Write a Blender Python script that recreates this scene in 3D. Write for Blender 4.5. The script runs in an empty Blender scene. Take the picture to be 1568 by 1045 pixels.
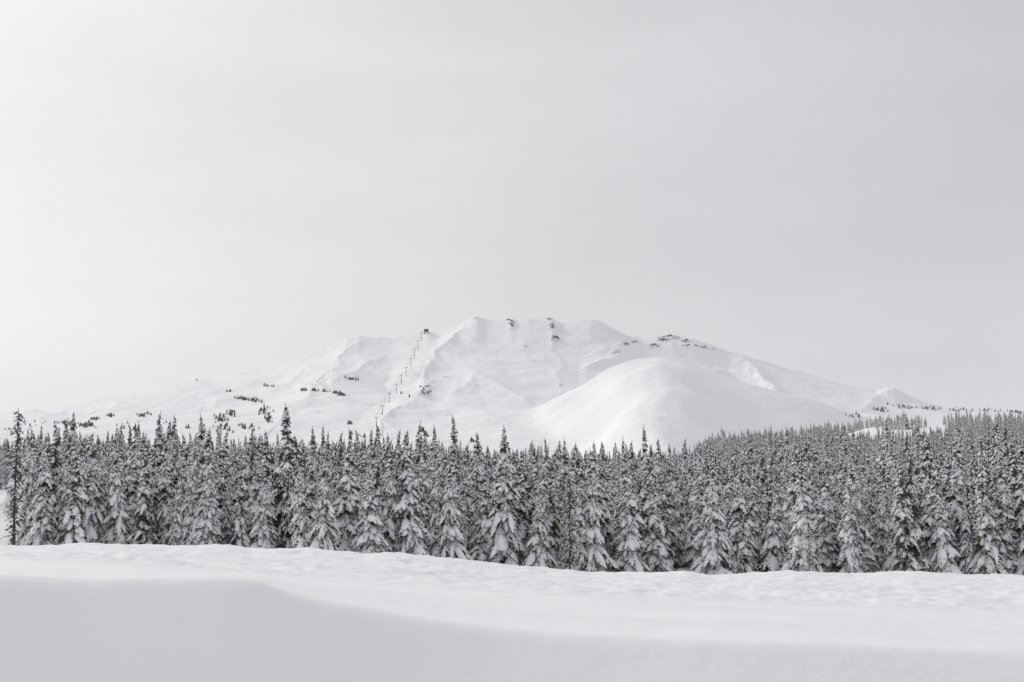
import bpy, math, random
import numpy as np
from mathutils import Vector
random.seed(7); rng=np.random.default_rng(7)
sc=bpy.context.scene
F=2178.0; TH=math.atan(237/2178.0); ZC=1.7
CT,ST=math.cos(TH),math.sin(TH)
def ang(v):
    yc=522.5-np.asarray(v,float)
    return (F*ST+yc*CT)/(F*CT-yc*ST)
def proj_v(zr,Y):
    s=zr/Y
    yc=F*(s*CT-ST)/(CT+s*ST)
    return 522.5-yc
def proj_u(X,Y,zr):
    v=proj_v(zr,Y); yc=522.5-v
    return 784+X/Y*(F*CT-yc*ST)
P=rng.permutation(512); PG=rng.uniform(-1,1,512)
def vnoise(x,y):
    xi=np.floor(x).astype(int); yi=np.floor(y).astype(int)
    xf=x-xi; yf=y-yi
    sx=xf*xf*xf*(xf*(xf*6-15)+10); sy=yf*yf*yf*(yf*(yf*6-15)+10)
    def g(a,b): return PG[P[(P[a&511]+b)&511]]
    return (g(xi,yi)*(1-sx)+g(xi+1,yi)*sx)*(1-sy)+(g(xi,yi+1)*(1-sx)+g(xi+1,yi+1)*sx)*sy
def fbm(x,y,o=4,gain=.5):
    r=0;a=1
    for i in range(o):
        c,s_=math.cos(i*.9),math.sin(i*.9)
        r=r+a*vnoise((x*c-y*s_)*2**i+17.3*i,(x*s_+y*c)*2**i+9.1*i); a*=gain
    return r
def ridged(x,y,o=4,gain=.5):
    r=0;a=1
    for i in range(o):
        c,s_=math.cos(i*1.1),math.sin(i*1.1)
        n=1-np.abs(vnoise((x*c-y*s_)*2**i+37.3*i,(x*s_+y*c)*2**i+19.1*i))*1.6
        r=r+a*n; a*=gain
    return r-1
def sstep(a,b,x):
    t=np.clip((x-a)/(b-a),0,1); return t*t*(3-2*t)
def newmat(name):
    m=bpy.data.materials.new(name); m.use_nodes=True
    nt=m.node_tree; b=nt.nodes['Principled BSDF']
    return m,nt,b
def snow_mat(name,scales,strength,dist,c1=(.84,.85,.87),c2=(.91,.913,.923),rock=False):
    m,nt,b=newmat(name); N=nt.nodes; L=nt.links
    tc=N.new('ShaderNodeTexCoord')
    n1=N.new('ShaderNodeTexNoise'); n1.inputs['Scale'].default_value=scales[0]; n1.inputs['Detail'].default_value=8; n1.inputs['Roughness'].default_value=.6
    n2=N.new('ShaderNodeTexNoise'); n2.inputs['Scale'].default_value=scales[1]; n2.inputs['Detail'].default_value=6; n2.inputs['Roughness'].default_value=.65
    L.new(tc.outputs['Object'],n1.inputs['Vector']); L.new(tc.outputs['Object'],n2.inputs['Vector'])
    cr=N.new('ShaderNodeValToRGB'); cr.color_ramp.elements[0].position=.35; cr.color_ramp.elements[1].position=.65
    cr.color_ramp.elements[0].color=(*c1,1); cr.color_ramp.elements[1].color=(*c2,1)
    L.new(n1.outputs['Fac'],cr.inputs['Fac'])
    bp=N.new('ShaderNodeBump'); bp.inputs['Strength'].default_value=strength; bp.inputs['Distance'].default_value=dist
    L.new(n2.outputs['Fac'],bp.inputs['Height'])
    L.new(bp.outputs['Normal'],b.inputs['Normal'])
    b.inputs['Roughness'].default_value=.75; b.inputs['Specular IOR Level'].default_value=.2
    if rock:
        at=N.new('ShaderNodeAttribute'); at.attribute_name='rock'
        n3=N.new('ShaderNodeTexNoise'); n3.inputs['Scale'].default_value=.07; n3.inputs['Detail'].default_value=7; n3.inputs['Roughness'].default_value=.75
        L.new(tc.outputs['Object'],n3.inputs['Vector'])
        nm=N.new('ShaderNodeMath'); nm.operation='MULTIPLY_ADD'; nm.inputs[1].default_value=1.7; nm.inputs[2].default_value=-.35
        L.new(n3.outputs['Fac'],nm.inputs[0])
        ad=N.new('ShaderNodeMath'); ad.operation='MULTIPLY_ADD'; ad.inputs[1].default_value=.55
        L.new(at.outputs['Fac'],ad.inputs[0]); L.new(nm.outputs[0],ad.inputs[2])
        gt=N.new('ShaderNodeMapRange'); gt.inputs[1].default_value=.15; gt.inputs[2].default_value=.4; L.new(at.outputs['Fac'],gt.inputs[0])
        r=N.new('ShaderNodeMapRange'); r.inputs[1].default_value=.84; r.inputs[2].default_value=.98
        L.new(ad.outputs[0],r.inputs[0])
        mu=N.new('ShaderNodeMath'); mu.operation='MULTIPLY'; L.new(r.outputs[0],mu.inputs[0]); L.new(gt.outputs[0],mu.inputs[1])
        mx=N.new('ShaderNodeMix'); mx.data_type='RGBA'
        L.new(mu.outputs[0],mx.inputs['Factor']); L.new(cr.outputs[0],mx.inputs[6]); mx.inputs[7].default_value=(.16,.16,.17,1)
        L.new(mx.outputs[2],b.inputs['Base Color'])
    else: L.new(cr.outputs[0],b.inputs['Base Color'])
    return m
def plain_mat(name,c1,c2,scale=3,rough=.85,rnd=False,frost=0):
    m,nt,b=newmat(name); N=nt.nodes; L=nt.links
    tc=N.new('ShaderNodeTexCoord'); n=N.new('ShaderNodeTexNoise'); n.inputs['Scale'].default_value=scale; n.inputs['Detail'].default_value=4
    L.new(tc.outputs['Object'],n.inputs['Vector'])
    cr=N.new('ShaderNodeValToRGB'); cr.color_ramp.elements[0].position=.3; cr.color_ramp.elements[1].position=.7
    cr.color_ramp.elements[0].color=(*c1,1); cr.color_ramp.elements[1].color=(*c2,1)
    if rnd:
        oi=N.new('ShaderNodeObjectInfo'); a=N.new('ShaderNodeMath'); a.operation='MULTIPLY_ADD'; a.inputs[1].default_value=.5
        s=N.new('ShaderNodeMath'); s.operation='MULTIPLY_ADD'; s.inputs[1].default_value=.8; s.inputs[2].default_value=-.15
        L.new(n.outputs['Fac'],s.inputs[0]); L.new(oi.outputs['Random'],a.inputs[0]); L.new(s.outputs[0],a.inputs[2]); L.new(a.outputs[0],cr.inputs['Fac'])
    else: L.new(n.outputs['Fac'],cr.inputs['Fac'])
    out=cr.outputs[0]
    if frost:
        n2=N.new('ShaderNodeTexNoise'); n2.inputs['Scale'].default_value=6; n2.inputs['Detail'].default_value=3
        L.new(tc.outputs['Object'],n2.inputs['Vector'])
        r=N.new('ShaderNodeMapRange'); r.inputs[1].default_value=.5; r.inputs[2].default_value=.62; r.inputs[4].default_value=frost; L.new(n2.outputs['Fac'],r.inputs[0])
        mx=N.new('ShaderNodeMix'); mx.data_type='RGBA'; L.new(r.outputs[0],mx.inputs['Factor']); L.new(out,mx.inputs[6]); mx.inputs[7].default_value=(.7,.71,.74,1); out=mx.outputs[2]
    L.new(out,b.inputs['Base Color']); b.inputs['Roughness'].default_value=rough; b.inputs['Specular IOR Level'].default_value=.2
    return m
M_ground=snow_mat('snow_ground_mat',(.15,3.2),.30,.06)
M_mtn=snow_mat('mountain_snow_mat',(.004,.03),.45,2.5,rock=True)
M_tsnow=plain_mat('tree_snow',(.86,.87,.885),(.93,.935,.94),1.5)
M_leaf=plain_mat('conifer_needles',(.024,.044,.036),(.085,.10,.052),1.2,rnd=True,frost=.3)
M_bark=plain_mat('bark',(.05,.042,.036),(.11,.095,.08),4)
M_steel=plain_mat('galvanised_steel',(.14,.14,.15),(.22,.22,.23),.5,.5)
M_dark=plain_mat('station_cladding',(.05,.055,.06),(.09,.09,.10),.5,.6)
def grid_obj(name,X,Y,Z,mat,attr=None):
    nr,nc=X.shape
    me=bpy.data.meshes.new(name)
    co=np.stack([X,Y,Z],-1).reshape(-1,3).astype(np.float32)
    i=np.arange(nr*nc).reshape(nr,nc)
    q=np.stack([i[:-1,:-1],i[:-1,1:],i[1:,1:],i[1:,:-1]],-1).reshape(-1)
    nf=(nr-1)*(nc-1)
    me.vertices.add(nr*nc); me.vertices.foreach_set('co',co.ravel())
    me.loops.add(nf*4); me.loops.foreach_set('vertex_index',q.astype(np.int32))
    me.polygons.add(nf); me.polygons.foreach_set('loop_start',np.arange(0,nf*4,4,dtype=np.int32))
    me.polygons.foreach_set('use_smooth',np.ones(nf,bool))
    me.update(calc_edges=True)
    if attr is not None:
        a=me.attributes.new('rock','FLOAT','POINT'); a.data.foreach_set('value',attr.ravel().astype(np.float32))
    me.materials.append(mat)
    o=bpy.data.objects.new(name,me); sc.collection.objects.link(o); return o
def prof(u,pts):
    p=np.array(pts,float); return np.interp(u,p[:,0],p[:,1])
BANK=[(-300,880),(0,882),(120,886),(250,885),(360,883),(392,887),(430,903),(470,914),(540,928),(640,945),(760,960),(1000,978),(1568,1000),(1900,1005)]
LINEB=[(-300,850),(0,856),(200,866),(400,882),(700,905),(1000,922),(1300,935),(1568,946),(1900,955)]
LINEA=[(-300,838),(0,836),(130,835),(290,839),(330,836),(385,843),(480,842),(560,849),(590,845),(700,855),(800,866),(870,871),(905,877),(1000,876),(1050,874),(1090,881),(1200,875),(1300,878),(1400,875),(1470,880),(1568,882),(1900,886)]
def gz(X,Y):
    X=np.asarray(X,float); Y=np.asarray(Y,float)
    u=np.clip(784+X/np.maximum(Y,8)*np.where(Y<120,2200,2175),-500,2100)
    def zz(v,Yk): return ang(v)*Yk
    ks=[(-60,-1.7+0*u),(8.3,-1.75+0*u),(8.9,-1.66+0*u),
        (10.3,zz(prof(u,BANK),10.3)),
        (30,zz(prof(u,LINEB),30)),
        (68,zz(prof(u,LINEA),68)),
        (82,zz(prof(u,LINEA)+11,82)),
        (145,zz(prof(u,[(0,850),(600,866),(1000,886),(1568,892)]),145)),
        (350,zz(prof(u,[(0,744),(400,750),(600,766),(900,770),(1080,763),(1300,748),(1568,738)]),350)),
        (700,zz(prof(u,[(0,715),(500,722),(1040,725),(1085,702),(1150,694),(1250,688),(1330,690),(1568,690)]),700)),
        (1200,zz(prof(u,[(0,686),(400,700),(700,712),(1040,712),(1150,690),(1280,668),(1330,652),(1430,648),(1568,645)]),1200)),
        (1420,zz(prof(u,[(0,690),(700,722),(1040,720),(1280,680),(1568,664)]),1420)),
        (2500,-40+0*u),(12000,-60+0*u)]
    YK=[k[0] for k in ks]; out=np.zeros_like(u)
    for i in range(len(ks)-1):
        m=(Y>=YK[i])&(Y<=YK[i+1]); t=(Y-YK[i])/(YK[i+1]-YK[i])
        out=np.where(m,ks[i][1]*(1-t)+ks[i+1][1]*t,out)
    n=sstep(130,200,Y)*sstep(1500,1000,Y)
    out=out+n*1.6*fbm(X/45,Y/45,3)
    return out+ZC
rowsY=np.concatenate([np.linspace(-60,7.5,25),np.linspace(7.7,12,75)[0:],np.geomspace(12.15,30,80),np.geomspace(30.2,90,300),np.geomspace(91,1500,160),np.geomspace(1550,12000,25)])
s=np.linspace(-1,1,1101); sw=.4*s+.6*s**3
W=40+.85*np.maximum(rowsY,0)
X=W[:,None]*sw[None,:]; Y=np.repeat(rowsY[:,None],len(s),1)
Z=gz(X,Y)
for it in range(5):
    T=Z.copy(); T[1:-1]=.25*Z[:-2]+.5*Z[1:-1]+.25*Z[2:]; Z=T
for it in range(40):
    T=Z.copy(); T[1:-1]=.25*Z[:-2]+.5*Z[1:-1]+.25*Z[2:]
    m=(Y>14)&(Y<60); Z=np.where(m,T,Z)
for it in range(4):
    T=Z.copy(); T[:,1:-1]=.25*Z[:,:-2]+.5*Z[:,1:-1]+.25*Z[:,2:]; Z=T
lump=sstep(28,36,Y+5*fbm(X/9,Y/9,2))*sstep(120,80,Y)
Z+=lump*(.045*fbm(X/.7,Y/.9,3,.7)+.045*fbm(X/2.5,Y/2.5+3,3)+.10*fbm(X/14,Y/8+5,2))
mid=sstep(10,13,Y)*sstep(45,25,Y)
Z+=mid*(.007*fbm(X/.5,Y/.5,3,.6)+.03*fbm(X/4,Y/3,2))
Z+=sstep(13,9,Y)*(.018*fbm(X/1.5,Y/1.5,3))
grid_obj('snow_ground',X,Y,Z,M_ground)
# ---------- mountain
SKY=[(-600,690),(-200,655),(0,636),(30,630),(55,627),(75,631),(110,622),(150,613),(200,605),(300,583),(330,580),(400,565),(450,550),(500,534),(530,519),(550,515),(600,518),(640,511),(655,507),(670,511),(700,499),(722,487),(730,485),(745,490),(775,488),(783,487),(792,490),(810,487),(838,488),(845,487),(858,494),(880,491),(905,490),(920,493),(935,501),(960,515),(985,517),(1000,515),(1030,514),(1060,520),(1090,529),(1120,540),(1160,550),(1200,563),(1250,576),(1300,592),(1340,600),(1358,594),(1368,594),(1385,604),(1410,615),(1440,621),(1500,626),(1568,630),(1800,650),(2200,690)]
YB,YT=1350.,4500.
uu=np.linspace(-450,2050,1400)
t=np.concatenate([np.linspace(0,1,430),1+np.linspace(.004,.75,60)])
U,T=np.meshgrid(uu,t); YY=YB+T*(YT-YB)
XX=(U-784)/2166*YY
vb=prof(U,[(-500,690),(0,692),(400,708),(700,724),(1040,724),(1280,690),(1568,676),(2050,676)])
sk1=np.interp(uu,[p[0] for p in SKY],[p[1] for p in SKY])
def box1(a,n): return np.convolve(np.pad(a,n//2,mode='edge'),np.ones(n)/n,'valid')
sks=box1(box1(sk1,51),51)
tc=np.minimum(T,1)
S=.25*tc+.75*tc**1.55
V=vb+(sks[None,:]-vb)*S
skd=(sk1-sks)[None,:]
V=V+np.where(skd<0,skd*sstep(.84,1.0,tc),skd*sstep(.86,1.0,tc))
def seg(pts,wu,amp,asym=1.0,kv=1.6,p=1.15):
    best=np.full(U.shape,1e9); side=np.zeros(U.shape)
    for (a,b),(c,d) in zip(pts[:-1],pts[1:]):
        ax,ay=a,b*kv; cx,cy=c,d*kv; dx,dy=cx-ax,cy-ay
        px,py=U-ax,V*kv-ay
        q=np.clip((px*dx+py*dy)/(dx*dx+dy*dy),0,1)
        ex,ey=px-q*dx,py-q*dy; dd=np.hypot(ex,ey)
        sd=np.sign(dx*ey-dy*ex)
        m=dd<best; best=np.where(m,dd,best); side=np.where(m,sd,side)
    w=np.where(side>0,wu,wu*asym)
    return amp*np.exp(-(best/w)**p)
B=np.zeros(U.shape)
wob=8*fbm(U/60,V/25,4,.55); U0,V0=U,V
U=U0+wob; V=V0+.4*wob
B+=seg([(728,492),(700,525),(668,552),(650,585),(636,612),(596,650)],28,10,.5)
B+=seg([(545,520),(528,548),(505,575)],24,7,.5)
B+=seg([(700,600),(730,583),(762,592),(800,612)],26,8,.7)
B+=seg([(480,575),(430,590),(380,600),(330,615)],22,6,.6)
B+=seg([(560,560),(500,590),(460,620),(420,650)],22,6,.5)
B+=seg([(465,598),(500,599),(530,607)],12,4,.5)
B+=seg([(640,640),(690,625),(740,640)],30,6,.7)
B+=seg([(845,492),(850,520),(858,560),(856,592)],13,2,.7)
B+=seg([(783,490),(792,515),(803,532)],12,1.6,.8)
B+=seg([(700,548),(730,553),(790,556),(830,550)],18,3.5,.6)
B+=seg([(905,492),(935,500),(962,516),(940,542),(900,560)],16,6,.6)
B-=seg([(905,522),(880,550),(890,580)],36,5,1)
B-=seg([(760,520),(770,550),(800,585)],36,3,1)
B-=seg([(600,560),(590,600),(560,640)],24,6,1)
B+=seg([(1060,522),(1095,532),(1140,550),(1150,572),(1182,597)],13,9,.6)
B-=seg([(1110,548),(1120,570),(1150,590)],18,8,1)
B+=seg([(965,518),(1000,520),(1060,522)],10,5,1)
B-=seg([(980,535),(1050,540),(1090,555)],20,8,1)
B+=seg([(1365,596),(1350,610),(1330,625)],20,5,.7)
B+=seg([(1180,570),(1230,590),(1300,610)],26,5,.6)
B+=seg([(300,585),(240,605),(180,625)],30,5,.6)
B+=seg([(200,606),(120,630),(60,645)],24,5,.6)
U,V=U0,V0
zb=ang(V)*YY
env=np.clip(tc*(1-tc)*4,0,1)**.8
edge=sstep(1.0,.93,T)
zb=zb+B/2178*YY*np.maximum(edge,.1)
zb=zb+env*(7*fbm(XX/350,YY/300,3,.5)+6*ridged(XX/420+.2*fbm(XX/200,YY/200,2),YY/520,4,.45)) + 1.3*fbm(XX/45,YY/60,4,.6)*sstep(0,.1,T)
DC=[(700,738),(770,680),(795,648),(850,612),(900,590),(935,567),(970,554),(1010,549),(1050,554),(1100,573),(1150,590),(1190,600),(1240,612),(1320,640),(1400,690),(1500,740)]
YD=3050.
dc=np.interp(uu,[p[0] for p in DC],[p[1] for p in DC],left=770,right=770)
dc=box1(dc,15)
wobd=12*fbm(XX/500,YY/350,3)
crest=np.interp(U0+wobd*2*sstep(0,400,YD-YY),uu,ang(dc)*YD)
zd=crest-0.155*(np.sqrt((YY-YD)**2+110**2)-110)*np.where(YY>YD,1.6,1)
zd=zd-70*np.clip((2350-YY)/1000,0,2)**2
fr=sstep(0,300,np.abs(YY-YD))
zd=zd+1.3*fbm(XX/50,YY/70,4,.6)+(2+5*fr)*fbm(XX/260+7,YY/420,3)+6*fr*ridged(XX/300+3,YY/700,3)
kk=8.
hi=np.maximum(zb,zd); lo=np.minimum(zb,zd)
zz=hi+kk*np.log1p(np.exp(-(hi-lo)/kk))*sstep(0,.15,T)
back=np.where(T>1,(YY-YT),0)
zz=zz-back*.26-20*sstep(.03,0,T)
rock=np.zeros(U.shape)
Vp=proj_v(zz,YY)
ROCK=[(783,497,6,8,.95),(778,490,5,3,.9),(845,500,7,8,.95),(850,519,9,7,1.0),(842,489,8,3,.8),(803,531,6,2.5,.8),(728,488,9,3,.7),(700,552,30,2,.5),(857,591,4,4,.7),(865,491,6,2,.7),
 (958,528,10,3,1),(943,539,9,3,1),(972,524,8,2.5,.8),(1000,530,12,4.5,1),(1016,521,14,4,.95),(1035,519,12,3,.85),(1050,523,10,3,.9),(1052,530,8,3,.9),(1066,530,8,3,.85),(1078,533,10,3,.9),(1092,535,6,2.5,.9),(1025,516,20,2,.9),(1020,549,60,1.2,.45),(648,604,14,6,.8),(655,592,8,4,.8),(685,578,20,3,.6),(725,590,14,2.5,.6),(560,517,24,2,.5),(640,575,8,10,.55),(1150,572,4,6,.5),(370,572,50,2,.45)]
ub=proj_u(XX,YY,zz)
for (a,b,wu,wv,am) in ROCK:
    rock=np.maximum(rock,am*np.exp(-(((ub-a)/wu)**2+((Vp-b)/wv)**2)))
rock*=sstep(1.03,1.0,T)
zz=zz+rock**2*9*(np.abs(fbm(XX/14,YY/25,3))+.1)*(rock>.5)
grid_obj('snowy_mountain',XX,YY,zz+ZC,M_mtn,rock)
Vp=proj_v(zz,YY)
def on_mtn(u,v):
    j=int(np.clip(np.searchsorted(uu,u),1,len(uu)-1))
    col=Vp[:430,j]; w=np.where(col<=v)[0]
    i=w[0] if len(w) else 428
    i=min(max(i,1),429)
    return XX[i,j],YY[i,j],zz[i,j]+ZC
class MB:
    def __init__(s): s.v=[];s.f=[];s.m=[]
    def add(s,vs,fs,mi):
        b=len(s.v); s.v.extend(vs); s.f.extend([tuple(b+i for i in f) for f in fs]); s.m.extend([mi]*len(fs))
    def mesh(s,name,mats):
        me=bpy.data.meshes.new(name); me.from_pydata(s.v,[],s.f)
        for m in mats: me.materials.append(m)
        me.polygons.foreach_set('material_index',s.m)
        me.polygons.foreach_set('use_smooth',[x==1 for x in s.m]); me.update(); return me
def tube(mb,pts,rad,n,mi):
    vs=[];fs=[]
    for k,(p,r) in enumerate(zip(pts,rad)):
        a=pts[min(k+1,len(pts)-1)]; b=pts[max(k-1,0)]
        d=(Vector(a)-Vector(b)).normalized()
        q=d.to_track_quat('Z','Y')
        for j in range(n):
            c=q@Vector((r*math.cos(2*math.pi*j/n),r*math.sin(2*math.pi*j/n),0))
            vs.append((p[0]+c.x,p[1]+c.y,p[2]+c.z))
    for k in range(len(pts)-1):
        for j in range(n):
            fs.append((k*n+j,k*n+(j+1)%n,(k+1)*n+(j+1)%n,(k+1)*n+j))
    mb.add(vs,fs,mi)
def conifer(name,H,R,seed,nb=205,snow=.85,shape=.85,bare=0.03):
    r=random.Random(seed); mb=MB()
    lean=(r.uniform(-.02,.02),r.uniform(-.02,.02))
    tipb=(r.uniform(-.25,.25),r.uniform(-.25,.25))
    def tx(z):
        e=max(0,z/H-.9)*10
        return (lean[0]*z+.06*math.sin(z*.7+seed)+tipb[0]*e*e,lean[1]*z+.06*math.cos(z*.6+seed)+tipb[1]*e*e)
    pts=[];rad=[]
    for k in range(13):
        z=H*k/12; a=tx(z); pts.append((a[0],a[1],z)); rad.append(.17*H/12*(1-k/12)**.9+.02)
    tube(mb,pts,rad,6,2)
    ph=[r.uniform(0,6.28) for _ in range(6)]
    for i in range(nb):
        f=bare+(.975-bare)*(i+r.random())/nb
        az=i*2.399+r.uniform(-.5,.5)
        tp_=min(1,(1-f)/.16)
        L=R*(1-f)**shape*(.74+.18*math.sin(az*2+ph[0]+f*9)+.27*math.sin(f*38+ph[1])+r.uniform(-.24,.38))*(.7+.3*tp_)+.05
        L=max(L,.08)
        if f>.8 and r.random()<.25: continue
        z0=f*H; t0=tx(z0)
        dx,dy=math.cos(az),math.sin(az); sx,sy=-dy,dx
        droop=r.uniform(.5,1.15)*(1.0 if f<.85 else .6); up=r.uniform(-.1,.22)+(.35 if f>.93 else 0)
        K=5
        def sp(q):
            b=.10*L*math.sin(3*q+i)
            return (t0[0]+dx*L*q+sx*b,t0[1]+dy*L*q+sy*b,z0+L*(up*q-droop*q*q))
        hassnow=r.random()<snow*(1.0 if f<.8 else .75)
        if hassnow:
            vs=[];fs=[]; wb=(.17*L+.025+.035*tp_)*r.uniform(.65,1.4)
            q0=r.uniform(.0,.3) if L>.6 else 0.0
            for k in range(K+1):
                q=q0+(1.06-q0)*k/K; p=sp(q)
                w=wb*math.sin(math.pi*(.12+.85*k/K))**.7*r.uniform(.55,1.4)
                th=(.5*w+.03)*r.uniform(.7,1.4)
                if k in(0,K): w*=.4; th*=.4
                j_=r.uniform(.6,1.3)
                for (a,b) in ((-1,-1.0*j_),(-.62,.2),(0,1),(.62,.2),(1,-1.0*(1.9-j_))):
                    vs.append((p[0]+sx*a*w,p[1]+sy*a*w,p[2]+(b*th if b>0 else b*w*.75)+.05))
            for k in range(K):
                for j in range(4):
                    fs.append((k*5+j,k*5+j+1,k*5+5+j+1,k*5+5+j))
            fs.append((K*5,K*5+1,K*5+2,K*5+3,K*5+4))
            mb.add(vs,fs,1)
        nt=5 if L>.5 else 2
        for k in range(nt):
            for sd in (-1,1):
                q=(k+.5+r.uniform(-.3,.3))/nt+.06
                p=sp(min(q,1))
                tl=(.34*L*(1.15-q)+.05+.09*tp_)*r.uniform(.7,1.3); fw=r.uniform(.3,.8)
                ex=sx*sd+dx*fw; ey=sy*sd+dy*fw; dn=r.uniform(.5,1.2)
                tip=(p[0]+ex*tl,p[1]+ey*tl,p[2]-dn*tl)
                w=.04+.05*tp_+.16*tl
                md=(p[0]+ex*tl*.5,p[1]+ey*tl*.5,p[2]-dn*tl*.35)
                a=(md[0]+dx*w,md[1]+dy*w,md[2]-.03-r.random()*.06); b=(md[0]-dx*w,md[1]-dy*w,md[2]-.03-r.random()*.06)
                lowp=(md[0],md[1],md[2]-.08-.6*w)
                mb.add([p,a,tip,b,lowp],[(0,1,2),(0,2,3),(0,4,2)],0)
                if hassnow and r.random()<.84:
                    hw=w*.95; hh=.03+.3*w
                    top=(md[0]+ex*.03,md[1]+ey*.03,md[2]+hh+.02)
                    a2=(md[0]+dx*hw,md[1]+dy*hw,md[2]-.05); b2=(md[0]-dx*hw,md[1]-dy*hw,md[2]-.05)
                    tp=(p[0]+ex*tl*1.0,p[1]+ey*tl*1.0,p[2]-dn*tl*.93)
                    p2=(p[0]+ex*tl*.05,p[1]+ey*tl*.05,p[2]+.04)
                    mb.add([p2,a2,tp,b2,top],[(0,1,4),(1,2,4),(2,3,4),(3,0,4)],1)
        nf=4 if L>.5 else 2
        for k in range(nf):
            q=(k+r.random())/nf; p=sp(q); ln=r.uniform(.15,.38)*(.35+.5*min(L,1.5)); hw=r.uniform(.02,.05)+.05*tp_+.03*L
            ox=r.uniform(-.5,.5)*.25*L
            c=(p[0]+sx*ox,p[1]+sy*ox,p[2]+.01)
            ca=r.uniform(0,3.14); hx,hy=math.cos(ca)*hw,math.sin(ca)*hw
            mb.add([(c[0]-hx,c[1]-hy,c[2]),(c[0]+hx,c[1]+hy,c[2]),(c[0]+hx*.3+dx*.08,c[1]+hy*.3+dy*.08,c[2]-ln),(c[0]-hx*.5,c[1]-hy*.5,c[2]-ln*.7)],[(0,1,2,3)],0)
    return mb.mesh(name,[M_leaf,M_tsnow,M_bark])
def bare_tree(name,H,seed,nb=90,R=1.3,snow=.3,drop=.5):
    r=random.Random(seed); mb=MB()
    pts=[(.05*math.sin(k),.05*math.cos(k*1.3),H*k/10) for k in range(11)]
    tube(mb,pts,[.16*(1-k/10.5)+.02 for k in range(11)],7,2)
    for i in range(nb):
        f=.12+.86*(i+r.random())/nb; L=R*(1-f)**.55*r.uniform(.35,1.1)+.15
        az=r.uniform(0,6.28); dx,dy=math.cos(az),math.sin(az); z0=f*H
        sp=[(dx*L*q,dy*L*q,z0+L*(.15*q-drop*q*q)) for q in (0,.35,.7,1)]
        tube(mb,sp,[.04,.03,.02,.01],4,2)
        for k in range(5):
            q=r.uniform(.3,1); p=(dx*L*q,dy*L*q,z0+L*(.15*q-drop*q*q)); a2=az+r.choice((-1,1))*r.uniform(.4,1.1); l=r.uniform(.15,.45)
            e=(p[0]+math.cos(a2)*l,p[1]+math.sin(a2)*l,p[2]-l*r.uniform(.1,.9))
            tube(mb,[p,e],[.016,.008],3,2)
            if r.random()<snow:
                tube(mb,[(p[0],p[1],p[2]+.04),((p[0]+e[0])/2,(p[1]+e[1])/2,(p[2]+e[2])/2+.06),(e[0],e[1],e[2]+.02)],[.02,.07,.01],4,1)
            if r.random()<.5:
                mb.add([p,(p[0]+.07,p[1],p[2]-.1),(e[0],e[1],e[2]-.1),(p[0]-.06,p[1]+.05,p[2]-.16)],[(0,1,2,3)],0)
    return mb.mesh(name,[M_leaf,M_tsnow,M_bark])
protos=[]
specs=[(12,2.0,.92,.9),(12,1.8,.88,1.0),(12,2.2,.95,.85),(12,1.6,.85,1.05),(12,1.9,.97,.85),(12,2.3,.9,1.0),(12,1.7,.92,1.1),(12,2.0,.66,.95),(12,2.4,.96,1.05),(12,1.6,.5,.95),(12,2.1,.86,1.15),(12,1.5,.94,.8),
  (12,1.9,.16,.8),(12,2.2,.28,.7)]
NP=12
pc=bpy.data.collections.new('conifer_prototypes')
for i,(H,R,sn,sh) in enumerate(specs):
    me=conifer('snowy_conifer_mesh_%02d'%i,H,R,i*13+5,snow=sn,shape=sh)
    o=bpy.data.objects.new('conifer_proto_%02d'%i,me); pc.objects.link(o); protos.append(me)
def instancer(name,pts,scl,rotz,idx):
    me=bpy.data.meshes.new(name); n=len(pts)
    me.vertices.add(n); me.vertices.foreach_set('co',np.asarray(pts,np.float32).ravel())
    a=me.attributes.new('scl','FLOAT_VECTOR','POINT'); a.data.foreach_set('vector',np.asarray(scl,np.float32).ravel())
    rv=np.zeros((n,3),np.float32); rv[:,2]=rotz; rv[:,0]=rng.normal(0,.03,n); rv[:,1]=rng.normal(0,.03,n)
    a=me.attributes.new('rotv','FLOAT_VECTOR','POINT'); a.data.foreach_set('vector',rv.ravel())
    a=me.attributes.new('idx','INT','POINT'); a.data.foreach_set('value',np.asarray(idx,np.int32))
    o=bpy.data.objects.new(name,me); sc.collection.objects.link(o)
    ng=bpy.data.node_groups.new(name+'_gn','GeometryNodeTree')
    ng.interface.new_socket('Geometry',in_out='INPUT',socket_type='NodeSocketGeometry')
    ng.interface.new_socket('Geometry',in_out='OUTPUT',socket_type='NodeSocketGeometry')
    N=ng.nodes;L=ng.links
    gi=N.new('NodeGroupInput');go=N.new('NodeGroupOutput')
    ci=N.new('GeometryNodeCollectionInfo'); ci.inputs['Collection'].default_value=pc
    ci.inputs['Separate Children'].default_value=True; ci.inputs['Reset Children'].default_value=True
    ip=N.new('GeometryNodeInstanceOnPoints'); ip.inputs['Pick Instance'].default_value=True
    def na(nm,dt):
        x=N.new('GeometryNodeInputNamedAttribute'); x.data_type=dt; x.inputs['Name'].default_value=nm; return x.outputs['Attribute']
    L.new(gi.outputs[0],ip.inputs['Points']); L.new(ci.outputs[0],ip.inputs['Instance'])
    L.new(na('idx','INT'),ip.inputs['Instance Index']); L.new(na('rotv','FLOAT_VECTOR'),ip.inputs['Rotation']); L.new(na('scl','FLOAT_VECTOR'),ip.inputs['Scale'])
    L.new(ip.outputs[0],go.inputs[0])
    md=o.modifiers.new('instances','NODES'); md.node_group=ng
    return o
pts=[];scl=[];idx=[]
def addtree(x,y,z,s,wm=1.0,i=None):
    pts.append((x,y,z-.25*s)); w=s*wm*random.uniform(.82,1.2); scl.append((w,w,s)); idx.append(random.randrange(NP) if i is None else i)
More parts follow.
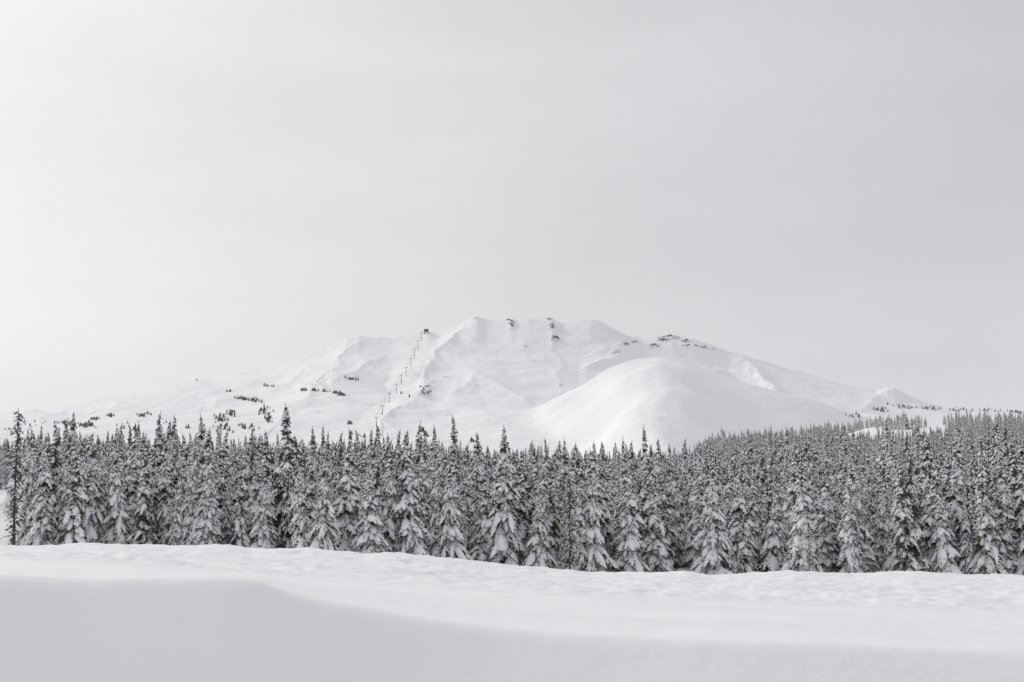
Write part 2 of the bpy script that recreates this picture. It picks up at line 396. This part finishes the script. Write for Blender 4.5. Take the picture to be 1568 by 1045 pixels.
def forest(Y0,Y1,sp,sel,smin,smax):
    Yv=Y0
    while Yv<Y1:
        half=.42*Yv+15; Xv=-half
        while Xv<half:
            x=Xv+random.uniform(-.5,.5)*sp*1.3; y=Yv+random.uniform(-.5,.5)*sp*1.3
            u=784+x/y*2180
            if sel(x,y,u):
                s_=random.triangular(smin,smax,(smin+smax)*.5)*(1+.18*fb(x+90,y,14))
                if random.random()<.16: s_*=.6
                if u<75 and y<330: s_*=.85
                CT_.append((x,y,s_))
            Xv+=sp
        Yv+=sp
CT_=[]
fb=lambda x,y,s_: float(fbm(np.array([x/s_]),np.array([y/s_]),2)[0])
def sel_front(x,y,u):
    if y<146+6*fb(x,3,18): return False
    if u<48 and y<215: return False
    if u<22: return False
    if y>170 and fb(x,y,16)>.55: return False
    return True
forest(140,232,2.95,sel_front,.64,1.2)
def sel2(x,y,u):
    if u<30 and y<300: return False
    return fb(x,y,40)<.6
forest(232,430,4.5,sel2,.6,1.2)
def clear(u,y):
    # open ski-run meadows on the wooded hill
    return (1350<u<1408 and 620<y<1010) or (1280<u<1352 and 660<y<1160) or (1410<u<1452 and 740<y)
def sel3(x,y,u):
    if u<1060+25*fb(x,y,30):
        return y<520+40*fb(x,y,60) and fb(x,y,40)<.3
    if clear(u+12*fb(x,y,20),y): return False
    if y>730:
        if fb(x+500,y,55)>(.15 if u<1270 else -.05): return False
    return fb(x,y,50)<.7
forest(430,930,6.0,sel3,.55,1.1)
def sel4(x,y,u):
    if u<1270+15*fb(x,y,30): return False
    if clear(u+12*fb(x,y,20),y): return False
    return fb(x,y,50)<.1
forest(930,1290,8.5,sel4,.5,1.0)
A=np.array(CT_); zg=gz(A[:,0],A[:,1])
for (x,y,s_),z in zip(CT_,zg): addtree(x,y,z,s_)
nforest=len(pts)
instancer('conifer_forest',pts,scl,rng.uniform(0,6.28,len(pts)),idx)
pts=[];scl=[];idx=[]
CL=[(112,651,46,20,3),(135,652,34,10,3),(150,643,16,10,2),(172,637,14,8,2),(200,655,8,20,6),(218,638,14,6,2),(228,634,8,4,2),(255,645,4,6,6),(340,642,38,10,7),(355,634,24,8,4),(372,612,34,9,2),(390,614,28,8,3),(405,630,30,9,8),(412,645,20,5,7),(345,655,20,16,8),(380,655,12,20,6),
 (352,600,5,5,.8),(408,592,8,5,.8),(418,593,4,3,1),(540,582,16,7,.8),(465,599,10,6,.8),(482,599,12,5,.8),(495,600,12,10,1),(515,603,22,6,1),(524,606,20,4,1.2),(537,650,14,5,1.2),(645,661,18,4,2),(652,668,14,3,2),(722,677,6,3,1.5),(650,600,8,10,5),(303,580,3,1,.3),(60,655,14,40,8),(20,660,12,20,8),
 (1345,628,24,10,2.5),(1380,624,24,16,3),(1420,627,24,16,3),(1465,629,24,18,3),(1510,630,24,18,3),(1550,632,24,18,3),(1300,640,8,14,5),(620,600,3,20,20),(300,660,8,40,6),(560,668,5,20,4)]
for (u,v,n,du,dv) in CL:
    for _ in range(n):
        a=u+random.gauss(0,.55)*du; b=v+random.gauss(0,.5)*dv+ (a-u)*.1
        x,y,z=on_mtn(a,b); s_=random.triangular(.28,.95,.5)*(1.05 if y<2200 else 1.0)
        pts.append((x,y,z-.4)); w=s_*random.uniform(1.6,2.4); scl.append((w,w,s_)); idx.append(random.choice((12,13,12,13,9)))
instancer('mountain_trees',pts,scl,rng.uniform(0,6.28,len(pts)),idx)
def hero(u,vtop,Yd,mi,name='conifer_tree',wm=1.0,rz=0):
    x=(u-784)/2178*Yd; zgr=float(gz(np.array([x]),np.array([Yd]))[0])
    zt=float(ang(vtop))*Yd+ZC; x=(u-784)/(F*CT-(522.5-vtop)*ST)*Yd
    me=protos[mi] if isinstance(mi,int) else mi
    s_=(zt-zgr+.2)/(12.0 if isinstance(mi,int) else 14.5)
    o=bpy.data.objects.new(name,me); sc.collection.objects.link(o)
    o.location=(x,Yd,zgr-.2); o.scale=(wm*min(s_,1.15),wm*min(s_,1.15),s_); o.rotation_euler=(0,0,rz)
for h in [(440,618,150,7,1.25),(773,650,150,0,1.1),(987,650,165,9,.9),(245,628,172,3,1.1),(262,642,170,7,1),(72,664,148,1,1),(115,685,146,7,1),(575,662,160,3,.9),(598,685,146,2,1),(320,685,147,4,1),(200,648,185,9,.8),
          (690,695,147,5,1),(905,685,149,5,1),(955,668,156,3,.9),(1090,700,150,8,1),(1225,710,147,2,1),(1415,662,150,7,1.05),(1525,635,158,3,.95),(1375,720,146,8,1),(1300,735,146,4,1)]:
    hero(h[0],h[1],h[2],h[3],'conifer_tree',h[4],h[0]*.7)
hero(28,625,142,bare_tree('dead_snag_mesh',14.5,3,nb=120,R=1.15,snow=.12),'dead_snag_tree',1.0)
hero(872,725,143.5,bare_tree('bare_tree_mesh',14.5,9,nb=170,R=2.6,snow=.35,drop=.75),'bare_tree',.95,1.0)
hero(1238,798,141,bare_tree('leafless_tree_mesh',14.5,19,nb=170,R=2.6,snow=.8,drop=-.1),'leafless_tree',.9,1.0)
def box(mb,c,sz,mi=0):
    x,y,z=c;a,b,d=[q/2 for q in sz]
    vs=[(x+i*a,y+j*b,z+k*d) for i in(-1,1) for j in(-1,1) for k in(-1,1)]
    mb.add(vs,[(0,1,3,2),(4,6,7,5),(0,4,5,1),(2,3,7,6),(0,2,6,4),(1,5,7,3)],mi)
lift=bpy.data.objects.new('chairlift',None); sc.collection.objects.link(lift)
TW=[(577,654),(586,636),(597,617),(607,603),(614,590),(621,577),(628,563),(634,549),(639,536),(644,523)]
tops=[]
for i,(u,v) in enumerate(TW):
    x,y,z=on_mtn(u,v); Ht=19*y/3000
    mb=MB()
    tube(mb,[(0,0,-2),(0,0,Ht*.5),(0,0,Ht)],[.75,.6,.45],10,0)
    box(mb,(0,0,Ht),(8,.7,.7))
    for sx_ in(-3.7,3.7):
        box(mb,(sx_,0,Ht+.5),(.6,4,.6)); box(mb,(sx_,0,Ht+1.3),(.4,3.5,.3))
    box(mb,(0,0,Ht+1.6),(5,.3,.3)); box(mb,(-2,0,Ht+.9),(.3,.3,1.5)); box(mb,(2,0,Ht+.9),(.3,.3,1.5))
    me=mb.mesh('lift_tower_%d'%i,[M_steel]); o=bpy.data.objects.new('tower_%d'%(i+1),me); sc.collection.objects.link(o); o.location=(x,y,z); o.parent=lift
    tops.append((x,y,z+Ht+.9))
x,y,z=on_mtn(651,511)
mb=MB()
box(mb,(0,0,9),(13,14,6),0)
for a in(-5,5):
    for b in(-5,5): box(mb,(a,b,2),(1.6,1.6,8.2),1)
mb.add([(-8,-9,12.1),(8,-9,12.1),(8,9,12.1),(-8,9,12.1),(-5.5,-6,15),(5.5,-6,15),(5.5,6,15),(-5.5,6,15)],[(0,1,5,4),(1,2,6,5),(2,3,7,6),(3,0,4,7),(4,5,6,7),(0,3,2,1)],2)
box(mb,(-3,-7.1,9.4),(3,.3,2.5),1); box(mb,(3,-7.1,9.4),(3,.3,2.5),1); box(mb,(0,0,5.6),(16,3,.7),1)
me=mb.mesh('top_station',[M_dark,M_steel,M_tsnow]); o=bpy.data.objects.new('top_station',me); sc.collection.objects.link(o); o.location=(x,y,z); o.parent=lift
tops.append((x,y,z+8))
mb=MB()
for sx_ in(-3.7,3.7):
    P_=[]
    for a,b in zip(tops[:-1],tops[1:]):
        for k in range(6):
            q=k/6; P_.append((a[0]*(1-q)+b[0]*q+sx_,a[1]*(1-q)+b[1]*q,a[2]*(1-q)+b[2]*q-5*4*q*(1-q)*.5))
    P_.append((tops[-1][0]+sx_,tops[-1][1],tops[-1][2]))
    tube(mb,P_,[.14]*len(P_),5,0)
    for k in range(3,len(P_)-2,6):
        p=P_[k]; box(mb,(p[0],p[1],p[2]-1.4),(.15,.15,2.8)); box(mb,(p[0],p[1],p[2]-3),(2.0,.6,.4)); box(mb,(p[0],p[1]+.35,p[2]-2.4),(2.0,.15,.8))
me=mb.mesh('cables',[M_steel]); o=bpy.data.objects.new('cables',me); sc.collection.objects.link(o); o.parent=lift
# ---------- world
w=bpy.data.worlds.new('World'); sc.world=w; w.use_nodes=True
nt=w.node_tree; N=nt.nodes; L=nt.links
bg=N['Background']
AZ=math.radians(-48); EL=math.radians(25)
sv=Vector((math.sin(AZ)*math.cos(EL),math.cos(AZ)*math.cos(EL),math.sin(EL)))
skyt=N.new('ShaderNodeTexSky'); skyt.sky_type='NISHITA'; skyt.sun_disc=False; skyt.sun_elevation=EL; skyt.sun_rotation=AZ%(2*math.pi); skyt.air_density=1; skyt.dust_density=4
hs=N.new('ShaderNodeHueSaturation'); hs.inputs['Saturation'].default_value=.05; L.new(skyt.outputs[0],hs.inputs['Color'])
sk=N.new('ShaderNodeVectorMath'); sk.operation='SCALE'; sk.inputs['Scale'].default_value=.07; L.new(hs.outputs[0],sk.inputs[0])
tcn=N.new('ShaderNodeTexCoord')
nv=N.new('ShaderNodeVectorMath'); nv.operation='NORMALIZE'; L.new(tcn.outputs['Generated'],nv.inputs[0])
dt=N.new('ShaderNodeVectorMath'); dt.operation='DOT_PRODUCT'; L.new(nv.outputs[0],dt.inputs[0])
gl=Vector((math.sin(math.radians(-34))*math.cos(math.radians(17)),math.cos(math.radians(-34))*math.cos(math.radians(17)),math.sin(math.radians(17))))
dt.inputs[1].default_value=gl
cr=N.new('ShaderNodeValToRGB'); L.new(dt.outputs['Value'],cr.inputs['Fac'])
e=cr.color_ramp.elements
e[0].position=0; e[0].color=(.70,.70,.73,1)
e[1].position=1; e[1].color=(.97,.94,.93,1)
for p,c in((.45,(.67,.67,.705)),(.62,(.64,.635,.68)),(.80,(.73,.715,.745)),(.92,(.83,.81,.825)),(.975,(.91,.885,.885))):
    q=e.new(p); q.color=(*c,1)
sp=N.new('ShaderNodeSeparateXYZ'); L.new(nv.outputs[0],sp.inputs[0])
mr=N.new('ShaderNodeMapRange'); mr.inputs[1].default_value=.0; mr.inputs[2].default_value=.26; mr.inputs[3].default_value=1.0; mr.inputs[4].default_value=0; mr.interpolation_type='SMOOTHSTEP'
L.new(sp.outputs['Z'],mr.inputs[0])
mp=N.new('ShaderNodeMapping'); mp.inputs['Scale'].default_value=(2.2,2.2,11); mp.inputs['Rotation'].default_value=(0,.12,0); L.new(nv.outputs[0],mp.inputs[0])
cn=N.new('ShaderNodeTexNoise'); cn.inputs['Scale'].default_value=1.6; cn.inputs['Detail'].default_value=4; cn.inputs['Roughness'].default_value=.45; L.new(mp.outputs[0],cn.inputs['Vector'])
cm=N.new('ShaderNodeMapRange'); cm.inputs[1].default_value=.35; cm.inputs[2].default_value=.7; cm.inputs[3].default_value=.97; cm.inputs[4].default_value=1.035; L.new(cn.outputs['Fac'],cm.inputs[0])
hm=N.new('ShaderNodeMix'); hm.data_type='RGBA'; hm.inputs[7].default_value=(.83,.815,.84,1)
hf=N.new('ShaderNodeMath'); hf.operation='MULTIPLY'; hf.inputs[1].default_value=.6; L.new(mr.outputs[0],hf.inputs[0]); L.new(hf.outputs[0],hm.inputs['Factor']); L.new(cr.outputs[0],hm.inputs[6])
cs=N.new('ShaderNodeVectorMath'); cs.operation='SCALE'; L.new(hm.outputs[2],cs.inputs[0]); L.new(cm.outputs[0],cs.inputs['Scale'])
fm=N.new('ShaderNodeMix'); fm.data_type='RGBA'; fm.inputs['Factor'].default_value=.12
L.new(cs.outputs[0],fm.inputs[6]); L.new(sk.outputs[0],fm.inputs[7])
L.new(fm.outputs[2],bg.inputs['Color']); bg.inputs['Strength'].default_value=1.0
sl=bpy.data.lights.new('sun','SUN'); sl.energy=1.5; sl.angle=math.radians(10); sl.color=(1,.965,.92)
so=bpy.data.objects.new('sun',sl); sc.collection.objects.link(so); so.rotation_euler=sv.to_track_quat('Z','Y').to_euler(); so.location=(-50,50,80)
cam=bpy.data.cameras.new('camera'); co=bpy.data.objects.new('camera',cam); sc.collection.objects.link(co)
cam.sensor_width=36; cam.lens=50.0; cam.clip_end=30000; cam.clip_start=.1
co.location=(0,0,ZC); co.rotation_euler=(math.pi/2+TH,0,0)
sc.camera=co
sc.view_settings.view_transform='Standard'; sc.view_settings.look='None'; sc.view_settings.exposure=0
print('forest trees',nforest,'mtn',len(pts))
